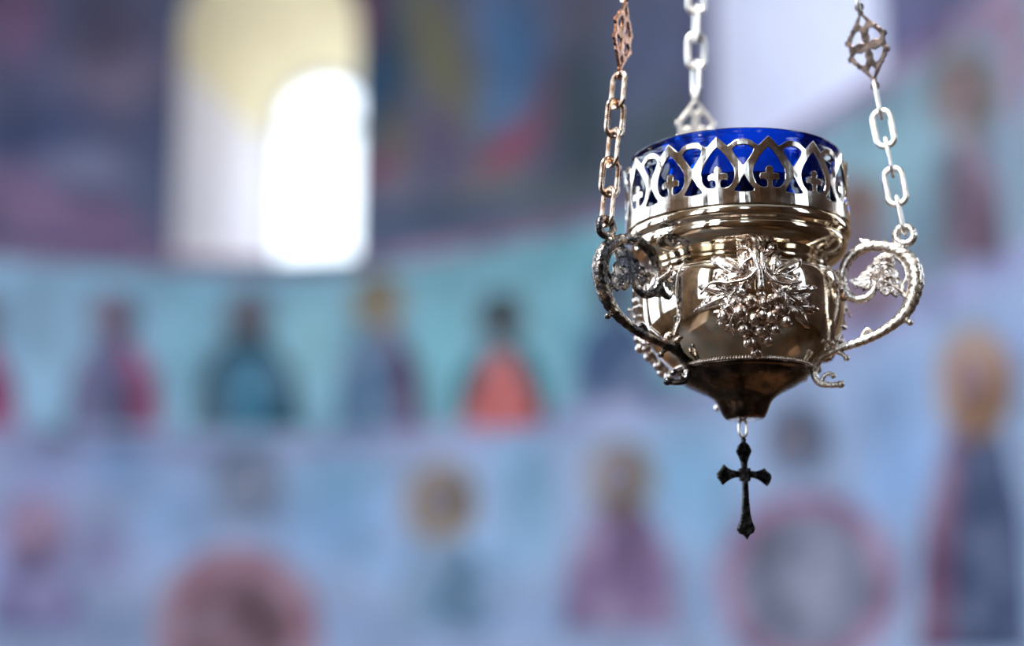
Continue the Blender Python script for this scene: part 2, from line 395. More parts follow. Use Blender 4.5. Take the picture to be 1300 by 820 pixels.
# painted border lines
def ribbon(name, hc, wd, c, label, s0=0, s1=None):
    bm = bmesh.new(); S = np.linspace(s0, s1 or S_END, 140); rows = []
    for s in S:
        rows.append([bm.verts.new(W(s, hc-wd/2, 0)), bm.verts.new(W(s, hc-wd/2, .006)), bm.verts.new(W(s, hc+wd/2, .006)), bm.verts.new(W(s, hc+wd/2, 0))])
    for a, b in zip(rows[:-1], rows[1:]):
        for k in range(3): bm.faces.new((a[k], b[k], b[k+1], a[k+1]))
    tag(build(name, bm, paint(c), smooth=False), label, kind='structure')
ribbon('trim_3', h1-.01, .07, (134, 108, 136), 'painted border line under the upper frescoes')
ribbon('trim_4', h2, .085, (148, 150, 192), 'lavender painted border between the two rows of saints')

# painted shapes: thin pigment layers that follow the curved wall
def shape_px(name, cx, cy, outline, c, parent=None, layer=1, rings=5, hole=0.0):
    """star-shaped outline [(px,py)...] about (cx,cy), laid on the wall"""
    sc_, hc_ = hit(cx, cy); O = [hit(*p) for p in outline]; n = len(O)
    bm = bmesh.new(); off = .006*layer; R_ = []
    for k in range(rings+1):
        t = hole+(1-hole)*k/rings
        R_.append([bm.verts.new(W(sc_+(s-sc_)*t, hc_+(h-hc_)*t, off)) for s, h in O] if t > 0 else None)
    if hole == 0: c0 = bm.verts.new(W(sc_, hc_, off))
    for k in range(rings):
        for i in range(n):
            j = (i+1) % n
            if R_[k] is None: bm.faces.new((c0, R_[k+1][i], R_[k+1][j]))
            else: bm.faces.new((R_[k][i], R_[k][j], R_[k+1][j], R_[k+1][i]))
    sk = [bm.verts.new(W(s, h, off-.006)) for s, h in O]
    for i in range(n): bm.faces.new((R_[-1][i], R_[-1][(i+1) % n], sk[(i+1) % n], sk[i]))
    return build(name, bm, paint(c), parent, smooth=False)
def ell(cx, cy, rx, ry, n=28, a0=0, a1=360):
    return [(cx+rx*math.cos(R(a0+(a1-a0)*k/n)), cy+ry*math.sin(R(a0+(a1-a0)*k/n))) for k in range(n)]
def saint(label, group, cx, cy, hr, halo, face, hair, robe=None, mantle=None, w=60, by=540, side=1, beard=True, extra=(), tall=1.08):
    s, h = hit(cx, by); r = empty('painted_saint', W(s, h, .0)); tag(r, label, 'fresco figure', group)
    bpy.context.view_layer.update(); inv = r.matrix_world.inverted()
    parts = []
    if robe:
        sy = cy+hr*1.07*tall
        O = [(cx-hr*.32, cy+hr*.5), (cx+hr*.32, cy+hr*.5), (cx+w*.55, sy+4), (cx+w*.88, sy+(by-sy)*.35), (cx+w, by), (cx+w*.5, by), (cx, by), (cx-w*.5, by), (cx-w, by), (cx-w*.88, sy+(by-sy)*.35), (cx-w*.55, sy+4)]
        parts.append(shape_px('robe', cx, (sy+by)/2, O, robe, None, 1))
        if mantle:
            g = side
            O = [(cx+g*hr*.25, cy+hr*.75), (cx+g*w*.55, sy+3), (cx+g*w*.9, sy+(by-sy)*.35), (cx+g*w*1.03, by-2), (cx+g*w*.45, by-2), (cx+g*w*.38, (sy+by)/2)]
            parts.append(shape_px('mantle', cx+g*w*.62, (sy+by)/2, O, mantle, None, 2))
    if halo: parts.append(shape_px('halo', cx, cy, ell(cx, cy, hr, hr*tall), halo, None, 2))
    parts.append(shape_px('hair', cx, cy-hr*.03, ell(cx, cy-hr*.03, hr*.62, hr*.70*tall), hair, None, 3))
    parts.append(shape_px('face', cx, cy+hr*.08, ell(cx, cy+hr*.08, hr*.46, hr*.52*tall), face, None, 4))
    if beard: parts.append(shape_px('beard', cx, cy+hr*.5, ell(cx, cy+hr*.5, hr*.33, hr*.24), hair, None, 5))
    for e in extra: parts.append(shape_px(e[0], e[1], e[2], e[3], e[4], None, e[5] if len(e) > 5 else 3))
    for p in parts: p.parent = r; p.matrix_parent_inverse = inv
    return r
G1 = 'saints painted in the teal upper row'; G2 = 'saints painted in the blue lower row'
saint('painted saint in a crimson robe cut off by the left picture edge, upper row', G1, -32, 405, 34, (118, 128, 150), (120, 96, 110), (92, 82, 98), (150, 56, 104), None, 56, 542)
saint('painted saint with mauve robe and red right shoulder, first whole figure of the upper row', G1, 143, 402, 33, (112, 118, 142), (124, 98, 116), (98, 84, 104), (106, 104, 140), (162, 84, 124), 60, 545, 1)
saint('dark haired painted saint in teal tunic with dark cloak, under the bright window', G1, 315, 402, 32, (98, 110, 120), (92, 86, 96), (82, 76, 88), (44, 76, 92), None, 70, 545, 1, True,
      (('tunic', 318, 500, ell(318, 498, 36, 48), (60, 118, 146), 3),))
saint('painted saint with ochre halo, blue robe and maroon mantle, between window and orange robed saint', G1, 481, 384, 34, (142, 132, 108), (120, 112, 110), (134, 116, 84), (74, 106, 138), (84, 52, 84), 56, 547, 1)
saint('painted saint in bright orange robe with dark green cloak', G1, 638, 404, 32, (88, 106, 112), (62, 62, 70), (46, 56, 62), (40, 88, 104), None, 60, 540, 1, True,
      (('tunic', 638, 500, [(630, 448), (650, 448), (676, 500), (692, 538), (638, 545), (590, 542), (606, 490)], (192, 96, 92), 3),))
saint('painted saint in dark slate blue robe just left of the lamp', G1, 782, 372, 34, (92, 120, 140), (74, 84, 100), (60, 72, 92), (66, 88, 124), None, 58, 512)
saint('painted saint with orange brown head right beside the lamp rim, upper row', G1, 1092, 262, 38, (140, 130, 132), (138, 108, 104), (126, 100, 98), (126, 104, 122), None, 56, 410)
saint('painted saint in dark maroon robe at the upper right, with grey green mantle', G1, 1226, 120, 46, (124, 120, 122), (122, 98, 96), (106, 88, 90), (102, 80, 98), (96, 112, 124), 50, 330, -1, True, (), 1.35)
saint('pale pink headed painted saint at lower left edge, blue row', G2, 45, 672, 44, (164, 142, 180), (178, 150, 176), (150, 124, 152), (140, 134, 180), None, 60, 800)
saint('painted head in a grey medallion above the painted red arch', G2, 316, 612, 48, (112, 134, 162), (122, 132, 158), (104, 108, 126), None, None, beard=True)
saint('painted saint with broad ochre halo in blue robe, under the orange robed saint', G2, 561, 638, 46, (150, 130, 104), (148, 140, 156), (142, 126, 116), (112, 144, 176), None, 62, 800)
saint('painted saint with ochre halo in mauve red robe, left below the lamp', G2, 789, 606, 43, (142, 126, 102), (140, 130, 152), (128, 114, 114), (124, 100, 136), None, 74, 800)
saint('grey brown painted head without robe, right of the hanging cross', G2, 1014, 556, 44, (92, 108, 134), (112, 104, 118), (90, 92, 112), None, None)
saint('large painted saint with golden halo and dark robe edged maroon, lower right', G2, 1240, 486, 48, (152, 116, 88), (136, 108, 116), (150, 110, 84), (56, 68, 100), (100, 64, 92), 70, 830, -1, True, (), 1.5)
def arch_paint(label, cx, cy, r0, r1, c, cin):
    s, h = hit(cx, cy); r = empty('painted_arch', W(s, h)); tag(r, label, 'fresco arch', 'painted arches in the lower row'); bpy.context.view_layer.update()
    a = shape_px('arch_band', cx, cy, ell(cx, cy, r1, r1, 40), c, None, 1, 4, r0/r1)
    b = shape_px('lunette', cx, cy, ell(cx, cy, r0, r0, 40), cin, None, 1)
    for p in (a, b): p.parent = r; p.matrix_parent_inverse = r.matrix_world.inverted()
arch_paint('painted red brown arch at the bottom, left of centre', 300, 800, 76, 106, (160, 116, 132), (128, 96, 108))
arch_paint('pink painted arch around a grey field, below the cross', 1026, 740, 88, 116, (146, 112, 142), (118, 120, 142))

# ------------------------------------------------------------------ rest of the church
XL, XR, YB, ZC = -4.6, 4.6, -5.0, CAM.z+HT
pL, pR = pl[0], pl[-1]
def flat_wall(name, A, B, z0, z1, holes, m, label):
    """vertical wall from plan point A to B with rectangular openings (a0,a1,h0,h1) in metres along it"""
    A = Vector((*A, 0)); B = Vector((*B, 0)); Lw = (B-A).length; u = (B-A)/Lw
    xs = sorted({0, Lw, *[v for h in holes for v in h[:2]]}); zs = sorted({z0, z1, *[v for h in holes for v in h[2:4]]})
    bm = bmesh.new()
    vt = {(i, j): bm.verts.new((A.x+u.x*x, A.y+u.y*x, z)) for i, x in enumerate(xs) for j, z in enumerate(zs)}
    for i in range(len(xs)-1):
        for j in range(len(zs)-1):
            cx, cz = (xs[i]+xs[i+1])/2, (zs[j]+zs[j+1])/2
            if any(h[0] < cx < h[1] and h[2] < cz < h[3] for h in holes): continue
            bm.faces.new((vt[i, j], vt[i+1, j], vt[i+1, j+1], vt[i, j+1]))
    o = build(name, bm, m, smooth=False); tag(o, label, kind='structure')
    return A, u
winno = [2]
def rect_window(A, u, h, portal_dir, bars=2, rows=5):
    winno[0] += 1
    bm = bmesh.new(); a0, a1, z0, z1 = h
    def P(a, z): return Vector((A.x+u.x*a, A.y+u.y*a, z))
    tube(bm, [P(a0, z0), P(a1, z0), P(a1, z1), P(a0, z1)], .05, 8, closed=True)
    for k in range(1, bars): tube(bm, [P(a0+(a1-a0)*k/bars, z0), P(a0+(a1-a0)*k/bars, z1)], .022, 6)
    for k in range(1, rows): tube(bm, [P(a0, z0+(z1-z0)*k/rows), P(a1, z0+(z1-z0)*k/rows)], .022, 6)
    fr = tag(build('window_%d' % winno[0], bm, M_frame), 'tall church window with glazing bars', kind='structure')
    g = bmesh.new(); g.faces.new([g.verts.new(p) for p in (P(a0, z0), P(a1, z0), P(a1, z1), P(a0, z1))]); build('window_pane', g, M_pane, fr, False)
    portal(P((a0+a1)/2, (z0+z1)/2), a1-a0, z1-z0, portal_dir)
def portal(c, w, h, dirv):
    l = bpy.data.lights.new('daylight_portal', 'AREA'); l.shape = 'RECTANGLE'; l.size = w; l.size_y = h; l.cycles.is_portal = True
    o = bpy.data.objects.new('daylight_portal', l); col.objects.link(o); o.location = c
    o.rotation_euler = Vector(dirv).to_track_quat('-Z', 'Y').to_euler()
# left wall: (pL) -> (XL, pL.y-1.5) -> (XL, YB)
yl = pL[1]-1.2
flat_wall('wall_left', (pL[0], pL[1]), (XL, yl), 0, ZC, [], M_wallw, 'angled pier left of the apse')
LW = [(yl-b_, yl-a_, z0_, 5.7) for b_, a_, z0_ in ((7.2, 5.2, 1.4), (4.6, 2.6, 1.4), (2.0, .2, 1.5), (-2.6, -4.4, 1.6))]
A, u = flat_wall('wall_left', (XL, yl), (XL, YB), 0, ZC, LW, M_wallw, 'long left church wall with tall windows')
for h in LW: rect_window(A, u, h, (1, 0, 0))
yr = pR[1]-.1
flat_wall('wall_right', (pR[0], pR[1]), (XR, yr), 0, ZC, [], M_wallw, 'pier right of the apse')
RW = [(1.0, 2.6, 2.6, 5.6), (6.6, 7.8, 2.4, 5.6)]
A, u = flat_wall('wall_right', (XR, yr), (XR, YB), 0, ZC, RW, M_wallr, 'long right church wall with tall windows')
for h in RW: rect_window(A, u, h, (-1, 0, 0))
BW = [(.5, 1.9, 2.0, 5.4), (4.4, 5.2, 3.2, 5.4)]
A, u = flat_wall('wall_back', (XL, YB), (XR, YB), 0, ZC, BW, M_backw, 'ochre painted rear wall')
for h in BW: rect_window(A, u, h, (0, 1, 0))
# ceiling; its unseen lantern openings are added to let in daylight
def slab(name, z, holes, m, label):
    ymax = pl[:, 1].max()+.6
    xs = sorted({XL-.3, XR+.3, *[v for h in holes for v in h[:2]]}); ys = sorted({YB-.3, ymax, *[v for h in holes for v in h[2:4]]})
    bm = bmesh.new(); vt = {(i, j): bm.verts.new((x, y, z)) for i, x in enumerate(xs) for j, y in enumerate(ys)}
    for i in range(len(xs)-1):
        for j in range(len(ys)-1):
            cx, cy = (xs[i]+xs[i+1])/2, (ys[j]+ys[j+1])/2
            if any(h[0] < cx < h[1] and h[2] < cy < h[3] for h in holes): continue
            bm.faces.new((vt[i, j], vt[i+1, j], vt[i+1, j+1], vt[i, j+1]))
    tag(build(name, bm, m, smooth=False), label, kind='structure')
LH = (-4.2, -1.5, 1.6, 5.0)
slab('floor', 0, [], M_floor, 'worn brown church floor')
LH2 = (-3.3, -1.2, -2.9, -1.0)  # opening added over the camera so the sun reaches the lamp
slab('ceiling', ZC, [LH, LH2], M_ceil, 'plastered ceiling with added glazed lanterns')
A0 = Vector((LH[0], LH[2], 0))
bm = bmesh.new()
for k in range(5):
    x = LH[0]+(LH[1]-LH[0])*k/4; tube(bm, [(x, LH[2], ZC), (x, LH[3], ZC)], .05, 8)
for k in range(4):
    y = LH[2]+(LH[3]-LH[2])*k/3; tube(bm, [(LH[0], y, ZC), (LH[1], y, ZC)], .05, 8)
lan = tag(build('window_9', bm, M_frame), 'unseen glazed ceiling lantern added for daylight', kind='structure')
g = bmesh.new(); g.faces.new([g.verts.new(p) for p in ((LH[0], LH[2], ZC), (LH[1], LH[2], ZC), (LH[1], LH[3], ZC), (LH[0], LH[3], ZC))]); build('window_pane', g, M_pane, lan, False)
portal(((LH[0]+LH[1])/2, (LH[2]+LH[3])/2, ZC+.02), LH[1]-LH[0], LH[3]-LH[2], (0, 0, -1))
bm = bmesh.new(); tube(bm, [(LH2[0], LH2[2], ZC), (LH2[1], LH2[2], ZC), (LH2[1], LH2[3], ZC), (LH2[0], LH2[3], ZC)], .05, 8, closed=True)
lan2 = tag(build('window_10', bm, M_frame), 'small unseen lantern added over the nave for sunlight', kind='structure')
g = bmesh.new(); g.faces.new([g.verts.new(p) for p in ((LH2[0], LH2[2], ZC), (LH2[1], LH2[2], ZC), (LH2[1], LH2[3], ZC), (LH2[0], LH2[3], ZC))]); build('window_pane', g, M_pane, lan2, False)
portal(((LH2[0]+LH2[1])/2, (LH2[2]+LH2[3])/2, ZC+.02), LH2[1]-LH2[0], LH2[3]-LH2[2], (0, 0, -1))
portal(((in1[0]+in1[8])/2).lerp(in1[25], .5)+Vector((0, .02, 0)), 1.0, 2.0, (0, -1, 0))

# ------------------------------------------------------------------ world + sun
w = bpy.data.worlds.new('sky'); sc.world = w; w.use_nodes = True; nt = w.node_tree
bg = nt.nodes['Background']; bg.inputs['Color'].default_value = (.80, .90, 1.0, 1); bg.inputs['Strength'].default_value = 5.0
sun = bpy.data.lights.new('sun', 'SUN'); sun.energy = 14; sun.angle = R(.6); sun.color = (1, .93, .82)
so = bpy.data.objects.new('sun', sun); col.objects.link(so)

# ------------------------------------------------------------------ THE LAMP
DH = .97
d = ray(941, 350); P = CAM + d*(DH/d.y); X0, Y0 = P.x, P.y
def zax(py):     # height at which the lamp axis shows at pixel row py
    lo, hi = 1.0, 3.0
    for _ in range(50):
        m_ = (lo+hi)/2; v = Vector((X0, Y0, m_))-CAM; y = 410-FPX*v.dot(UP)/v.dot(FWD)
        if y > py: lo = m_
        else: hi = m_
    return (lo+hi)/2
ZB = zax(533); ORG = Vector((X0, Y0, ZB))
def rpx(r, py):
    v = Vector((X0, Y0, zax(py)))-CAM; return r/FPX*v.dot(FWD)
def prof(L): return [(rpx(r, y), zax(y)-ZB) for r, y in L]
def plane_uz(px, py, az):    # point of the plane through the axis at azimuth az -> (u, z) local
    d = ray(px, py); dirv = Vector((math.cos(az), math.sin(az), 0)); n = Vector((-math.sin(az), math.cos(az), 0))
    t = (ORG-CAM).dot(n)/d.dot(n); p = CAM+d*t-ORG; return p.dot(dirv), p.z
AZ_R, AZ_L, AZ_B = R(-16), R(-146), R(100)
lamp = empty('hanging_oil_lamp', ORG); lamp.rotation_euler = (0, R(-.8), 0); tag(lamp, 'silver hanging church oil lamp with grape reliefs, scroll handles, chains and a cross', 'lamp')
px2m = rpx(1, 350)
# --- bowl
P1_ = [(138.5, 290), (139, 294), (140.5, 296.5), (142, 300), (142.2, 304), (141, 308), (138, 310.5), (136, 312.5), (137.5, 316), (137.2, 321), (134.5, 327), (129, 333), (122.5, 338), (117, 341.5), (113.5, 344), (112.5, 346),
       (113.5, 348), (116.5, 351), (120.5, 354.5), (124, 357.5), (125.2, 360), (127.5, 362.5), (129.3, 369), (130.3, 379), (130.3, 392), (129, 406), (126, 420), (121, 433), (113, 446), (102, 458), (92, 467), (87, 472)]
full = prof(P1_)
# wall thickness: inner surface
inner = [(max(r-.0016, .002), z) for r, z in reversed(full)]
bmb = bmesh.new(); sp = catmull([Vector((r, 0, z)) for r, z in full], 4)
OUT = [(p.x, p.z) for p in sp]
rings = lathe(bmb, OUT+[(r-.0018, z) for r, z in reversed(OUT)], 160, close=True)
bowl = build('bowl', bmb, M_bowl, lamp)
PR = np.array(sorted([(z, r) for r, z in OUT])); 
def rad_at(z): return float(np.interp(z, PR[:, 0], PR[:, 1]))
# base plug
P2_ = [(84, 468), (88, 471), (89, 474), (87.5, 476.5), (84, 478), (79, 483), (70, 489), (58, 495), (47, 500.5), (39, 506), (34, 512), (31, 519), (28, 526), (25, 530.5), (20, 532.5), (8, 533), (1, 533)]
bmp = bmesh.new(); sp = catmull([Vector((r, 0, z)) for r, z in prof(P2_)], 4); lathe(bmp, [(max(p.x, .0003), p.z) for p in sp], 128)
base = build('base', bmp, M_plug, lamp); base['label'] = 'dark tarnished tapering base'
bmr = bmesh.new(); zr = zax(471.5)-ZB; rr_ = rpx(89, 471.5)
for k in range(150):
    a = 2*PI*k/150; ball(bmr, (rr_*math.cos(a), rr_*math.sin(a), zr), .00085, 6)
build('beaded_ring', bmr, M_orn, base)
# --- crown: pierced gallery
NP = 14; cr_r = rpx(140, 260); zc0 = zax(296)-ZB; zc1 = zax(214)-ZB; Hc = zc1-zc0; per = 2*PI*cr_r/NP
phase = R(-90+10.5)+7*2*PI/NP     # azimuth of a tip
loops = []
def XY(k, u, h): return ((k+u)*per, h*Hc)
topo = []
prof_top = [(-.5, .95), (-.42, .945), (-.34, .925), (-.27, .885), (-.22, .86), (-.19, .862), (-.10, .93), (0, 1.0), (.10, .93), (.19, .862), (.22, .86), (.27, .885), (.34, .925), (.42, .945)]
for k in range(NP):
    for u, h in prof_top: topo.append(XY(k, u, h))
topo.append(XY(NP-1, .5, .95))
lo_ = [XY(NP-1, .5, 0), XY(0, -.5, 0)]
loops.append(topo+lo_)
for k in range(NP):
    A = [(0, .835), (.07, .79), (.16, .71), (.25, .61), (.31, .52), (.325, .45), (.31, .37), (.27, .30), (.20, .25), (.12, .235), (.06, .25), (.05, .30), (.065, .345), (.12, .36), (.185, .35), (.205, .39), (.19, .44), (.13, .455), (.07, .455), (.085, .50), (.055, .545), (0, .56)]
    loops.append([XY(k, u, h) for u, h in A]+[XY(k, -u, h) for u, h in reversed(A[1:-1])])
    if k < NP-1:
        Bq = [(.5, .865), (.58, .86), (.66, .835), (.70, .80), (.68, .75), (.62, .68), (.56, .62), (.515, .575), (.485, .575), (.44, .62), (.38, .68), (.32, .75), (.30, .80), (.34, .835), (.42, .86)]
        loops.append([XY(k, u, h) for u, h in Bq])
        Cq = [(.5, .42), (.54, .37), (.60, .29), (.68, .21), (.675, .185), (.6, .175), (.5, .17), (.4, .175), (.325, .185), (.32, .21), (.40, .29), (.46, .37)]
        loops.append([XY(k, u, h) for u, h in Cq])
bmc = flat_cut(loops, .00045, .00028)
xmin, xmax = -.5*per, (NP-.5)*per
nb = NP*10
for i in range(1, nb):
    x = xmin+(xmax-xmin)*i/nb
    geom = bmc.verts[:]+bmc.edges[:]+bmc.faces[:]
    bmesh.ops.bisect_plane(bmc, geom=geom, plane_co=(x, 0, 0), plane_no=(1, 0, 0), dist=1e-8)
for v in bmc.verts:
    a = phase + v.co.x/cr_r; r = cr_r + v.co.z + .0012*math.sin(PI*max(0, min(1, v.co.y/Hc)))*-.4
    v.co = Vector((r*math.cos(a), r*math.sin(a), zc0+v.co.y))
crown = build('crown', bmc, M_silver, lamp, smooth=False); crown['label'] = 'pierced gallery of pointed arches with small crosses'

# --- grape relief on the bowl (front), copies at +-120 degrees
def on_bowl(px, py, off=0.0):
    d = ray(px, py).normalized(); o = CAM-ORG
    t = .80
    prev = None
    while t < 1.2:
        p = o+d*t; f = math.hypot(p.x, p.y)-rad_at(p.z)
        if f < 0: break
        t += .0004
    n = Vector((p.x, p.y, 0)).normalized(); dz = .001; sl = (rad_at(p.z+dz)-rad_at(p.z-dz))/(2*dz)
    n = (n-Vector((0, 0, sl))).normalized()
    return p+n*off, n
orn = bmesh.new(); gr_ = bmesh.new()
def z3(x, y): return (780+x/3.728, 280+y/3.728)
grapes = [(650, 380, 30), (708, 392, 28), (600, 428, 33), (665, 465, 34), (735, 452, 30), (612, 502, 28), (692, 518, 32), (755, 508, 24), (640, 560, 30), (725, 562, 28), (672, 612, 28), (530, 445, 30), (550, 492, 26), (775, 418, 28),
          (800, 470, 24), (828, 492, 18), (575, 390, 22), (760, 370, 26), (700, 350, 20), (520, 480, 18), (700, 440, 20), (640, 515, 16)]
for i, (x, y, r) in enumerate(grapes):
    p, n = on_bowl(*z3(x, y), .0012+.0012*(i % 3)); ball(gr_, p, r/3.728*px2m*1.05, 14)
def leaf(bm, cx, cy, L_, rot, seedv, wid=.8, hgt=.0030, base=.0010):
    """vine leaf: five pointed lobes round the stalk end, raised ribs, sunken between"""
    rnd = random.Random(seedv); c = z3(cx, cy); K = 9
    tips = [(0, 1.0), (48, .84), (-48, .84), (100, .66), (-100, .66)]
    n = 90; rg = []
    def rho(th):
        best = .30
        for a, r in tips:
            dd = abs((th-a+180) % 360-180); best = max(best, r*max(0, 1-(dd/34)**1.3)+.42*r*max(0, 1-dd/42))
        return best*(1+.055*math.cos(R(th)*17+seedv))
    def rib(th):
        return max(math.exp(-((((th-a+180) % 360)-180)/7.5)**2) for a, r in tips)
    for k in range(1, K+1):
        ring = []; q = k/K
        for j in range(n):
            th = 360*j/n-180; r = rho(th)*q*L_; a = R(th+rot)
            X_, Y_ = math.cos(a)*r, math.sin(a)*r*wid
            e = base + (hgt*(.55*math.sin(q*PI)*(1-.35*rib(th)) + .45*rib(th)*(1-q*.6) + (.28 if k == K-1 else 0)) if k < K else -base)
            p, _ = on_bowl(c[0]+X_/3.728, c[1]+Y_/3.728, e); ring.append(bm.verts.new(p))
        rg.append(ring)
    c0 = bm.verts.new(on_bowl(*c, base+hgt*.4)[0])
    for j in range(n): bm.faces.new((c0, rg[0][j], rg[0][(j+1) % n]))
    for k in range(K-1):
        for j in range(n): bm.faces.new((rg[k][j], rg[k][(j+1) % n], rg[k+1][(j+1) % n], rg[k+1][j]))
for L_ in [(560, 345, 145, 150, 1, .80), (640, 262, 150, 212, 2, .8), (750, 262, 125, -28, 3, .85), (810, 340, 135, 42, 4, .85), (600, 300, 70, 120, 5, .9), (850, 400, 105, 62, 6, .85), (540, 430, 60, 130, 7, .9)]:
    leaf(orn, *L_)
def vine(bm, pts, r0, r1, off=.003):
    pp = catmull([Vector((x, y, 0)) for x, y in pts], 7); q = [on_bowl(*z3(p.x, p.y), off)[0] for p in pp]
    tube(bm, q, lerp_list([r0, r1], len(q)), 8, up=Vector((0, 1, 0)))
vine(orn, [(745, 175), (730, 140), (700, 128), (678, 150), (672, 200), (690, 260), (695, 330)], .0016, .0018, .004)
vine(orn, [(710, 150), (700, 200), (712, 250), (740, 290), (800, 310), (870, 300)], .0011, .0007, .0042)
vine(orn, [(685, 230), (640, 280), (560, 300), (480, 300), (430, 350)], .0010, .0006, .0042)
vine(orn, [(590, 165), (620, 160), (650, 175), (650, 200), (628, 205), (620, 188), (635, 180)], .0008, .0006, .004)
vine(orn, [(500, 250), (490, 280), (515, 300), (545, 290), (540, 265), (520, 262)], .0008, .0006, .004)
vine(orn, [(575, 520), (560, 470), (575, 430), (555, 400), (530, 420)], .0007, .0005, .005)
vine(orn, [(690, 240), (670, 200), (630, 210), (600, 240)], .0007, .0005, .0045)
rel = build('grape_relief', orn, M_orn, bowl); build_g = build('grape_bunch', gr_, M_orn, None)
build_g.parent = bowl
for a in (120, 240):
    for s_ in (rel, build_g):
        c = s_.copy(); col.objects.link(c); c.parent = bowl; c.rotation_euler = (0, 0, R(a))
# --- handles (drawn in the plane of the right handle)
def z6(x, y): return (1010+x/3.417, 270+y/3.417)
def H(x, y, w=0.0):
    u, z = plane_uz(*z6(x, y), AZ_R); return Vector((u, w, z))
def handle_mesh():
    bm = bmesh.new(); k = px2m/3.417
    main = [(88, 690), (95, 660), (125, 628), (180, 600), (290, 565), (360, 535), (430, 492), (478, 448), (508, 395), (528, 330), (530, 275), (512, 225), (480, 190), (430, 165), (360, 152), (295, 165), (240, 208), (212, 275), (216, 335), (252, 375), (300, 382), (342, 352), (356, 310)]
    rr = [12, 13, 13, 14, 15, 16, 18, 21, 25, 27, 27, 25, 23, 21, 20, 19, 18, 17, 16, 15, 14, 12, 9]
    pp = catmull([H(x, y) for x, y in main], 9); n = len(pp)
    tube(bm, pp, [r*k*1.25 for r in lerp_list(rr, n)], 14, flat=.95, twist=1700, rope=.06, lobes=3)
    # inner strand that carries the leaf
    pp = catmull([H(x, y) for x, y in [(520, 420), (505, 380), (478, 368), (470, 330), (490, 290), (480, 240), (450, 205), (400, 190), (368, 205)]], 6)
    tube(bm, pp, [r*k for r in lerp_list([9, 10, 10, 8, 8, 9, 9, 9, 8], len(pp))], 9)
    # lower scroll
    pp = catmull([H(x, y) for x, y in [(125, 628), (92, 665), (84, 705), (105, 742), (150, 752), (195, 750)]], 7)
    tube(bm, pp, [r*k for r in lerp_list([15, 16, 16, 15, 13, 12], len(pp))], 12)
    pp = catmull([H(x, y) for x, y in [(118, 735), (128, 712), (152, 702), (168, 716)]], 5); tube(bm, pp, 9*k, 8)
    for x, y, r in [(198, 750, 17), (165, 712, 13), (225, 636, 14), (502, 486, 14)]: ball(bm, H(x, y), r*k, 12)
    # buds
    for pts, r in (([(180, 604), (205, 618), (226, 634)], 10), ([(290, 560), (300, 530), (318, 512), (332, 524)], 9), ([(450, 470), (485, 480), (504, 488)], 10), ([(320, 152), (302, 132), (290, 122)], 9), ([(345, 150), (325, 132), (300, 128)], 8)):
        pp = catmull([H(x, y) for x, y in pts], 5); tube(bm, pp, [r*k*q for q in lerp_list([1.3, .7], len(pp))], 8)
    # root pads against the bowl
    pp = catmull([H(x, y) for x, y in [(212, 300), (180, 300), (150, 292)]], 4); tube(bm, pp, [r*k for r in lerp_list([16, 16, 22], len(pp))], 10)
    pp = catmull([H(x, y) for x, y in [(120, 640), (80, 640), (40, 650)]], 4); tube(bm, pp, [r*k for r in lerp_list([13, 13, 16], len(pp))], 10)
    return bm
def ring_mesh():
    bm = bmesh.new(); c = H(484, 108); k = px2m/3.417
    tube(bm, [c+Vector((math.cos(t)*37*k, 0, math.sin(t)*37*k)) for t in np.linspace(0, 2*PI, 33)[:-1]], 17*k, 10, closed=True)
    tube(bm, [H(470, 150), H(455, 175)], 20*k, 10)
    return bm
def leaf_plate():
    L_ = [(382, 196), (402, 205), (425, 200), (440, 225), (432, 250), (452, 268), (448, 290), (470, 310), (464, 330), (488, 362), (470, 372), (450, 358), (436, 372), (415, 356), (398, 366), (376, 352), (362, 318), (345, 345), (328, 336), (308, 345), (296, 328), (274, 334), (268, 318), (248, 300), (275, 286), (292, 290), (300, 268), (320, 262), (326, 242), (346, 232), (352, 212)]
    k = px2m/3.417
    P2 = [H(372+(x-372)*1.10, 280+(y-280)*1.08) for x, y in L_]
    bm = flat_cut([[(p.x, p.z) for p in P2]], 5*k, 2.5*k)
    for v in bm.verts: v.co = Vector((v.co.x, v.co.z, v.co.y))
    for sgn in (1, -1):
        # veins and little volutes in relief
        y0 = sgn*k*8
        def V_(x, y): v = H(x, y); v.y = y0; return v
        tube(bm, catmull([V_(382, 205), V_(372, 260), V_(368, 320), V_(370, 345)], 5), 6*k, 6)
        tube(bm, catmull([V_(370, 300), V_(330, 292), V_(285, 302), V_(258, 302)], 5), 4.5*k, 6)
        tube(bm, catmull([V_(370, 300), V_(410, 312), V_(450, 338), V_(478, 362)], 5), 4.5*k, 6)
        tube(bm, catmull([V_(378, 230), V_(405, 228), V_(428, 238)], 5), 4*k, 6); tube(bm, catmull([V_(376, 235), V_(352, 232), V_(338, 248)], 5), 4*k, 6)
        for cx, cy, s2 in ((335, 270, -1), (410, 275, 1), (320, 320, -1), (420, 340, 1)):
            tube(bm, [V_(cx+s2*math.cos(t)*(16-t*2)*1.0, cy+math.sin(t)*(16-t*2)) for t in np.linspace(0, 5.5, 18)], 4*k, 6)
    return bm
hb, rb, lb = build('tmp_h', handle_mesh(), M_handle).data, build('tmp_r', ring_mesh(), M_handle).data, build('tmp_l', leaf_plate(), M_handle).data
for n_ in ('tmp_h', 'tmp_r', 'tmp_l'): bpy.data.objects.remove(bpy.data.objects[n_])
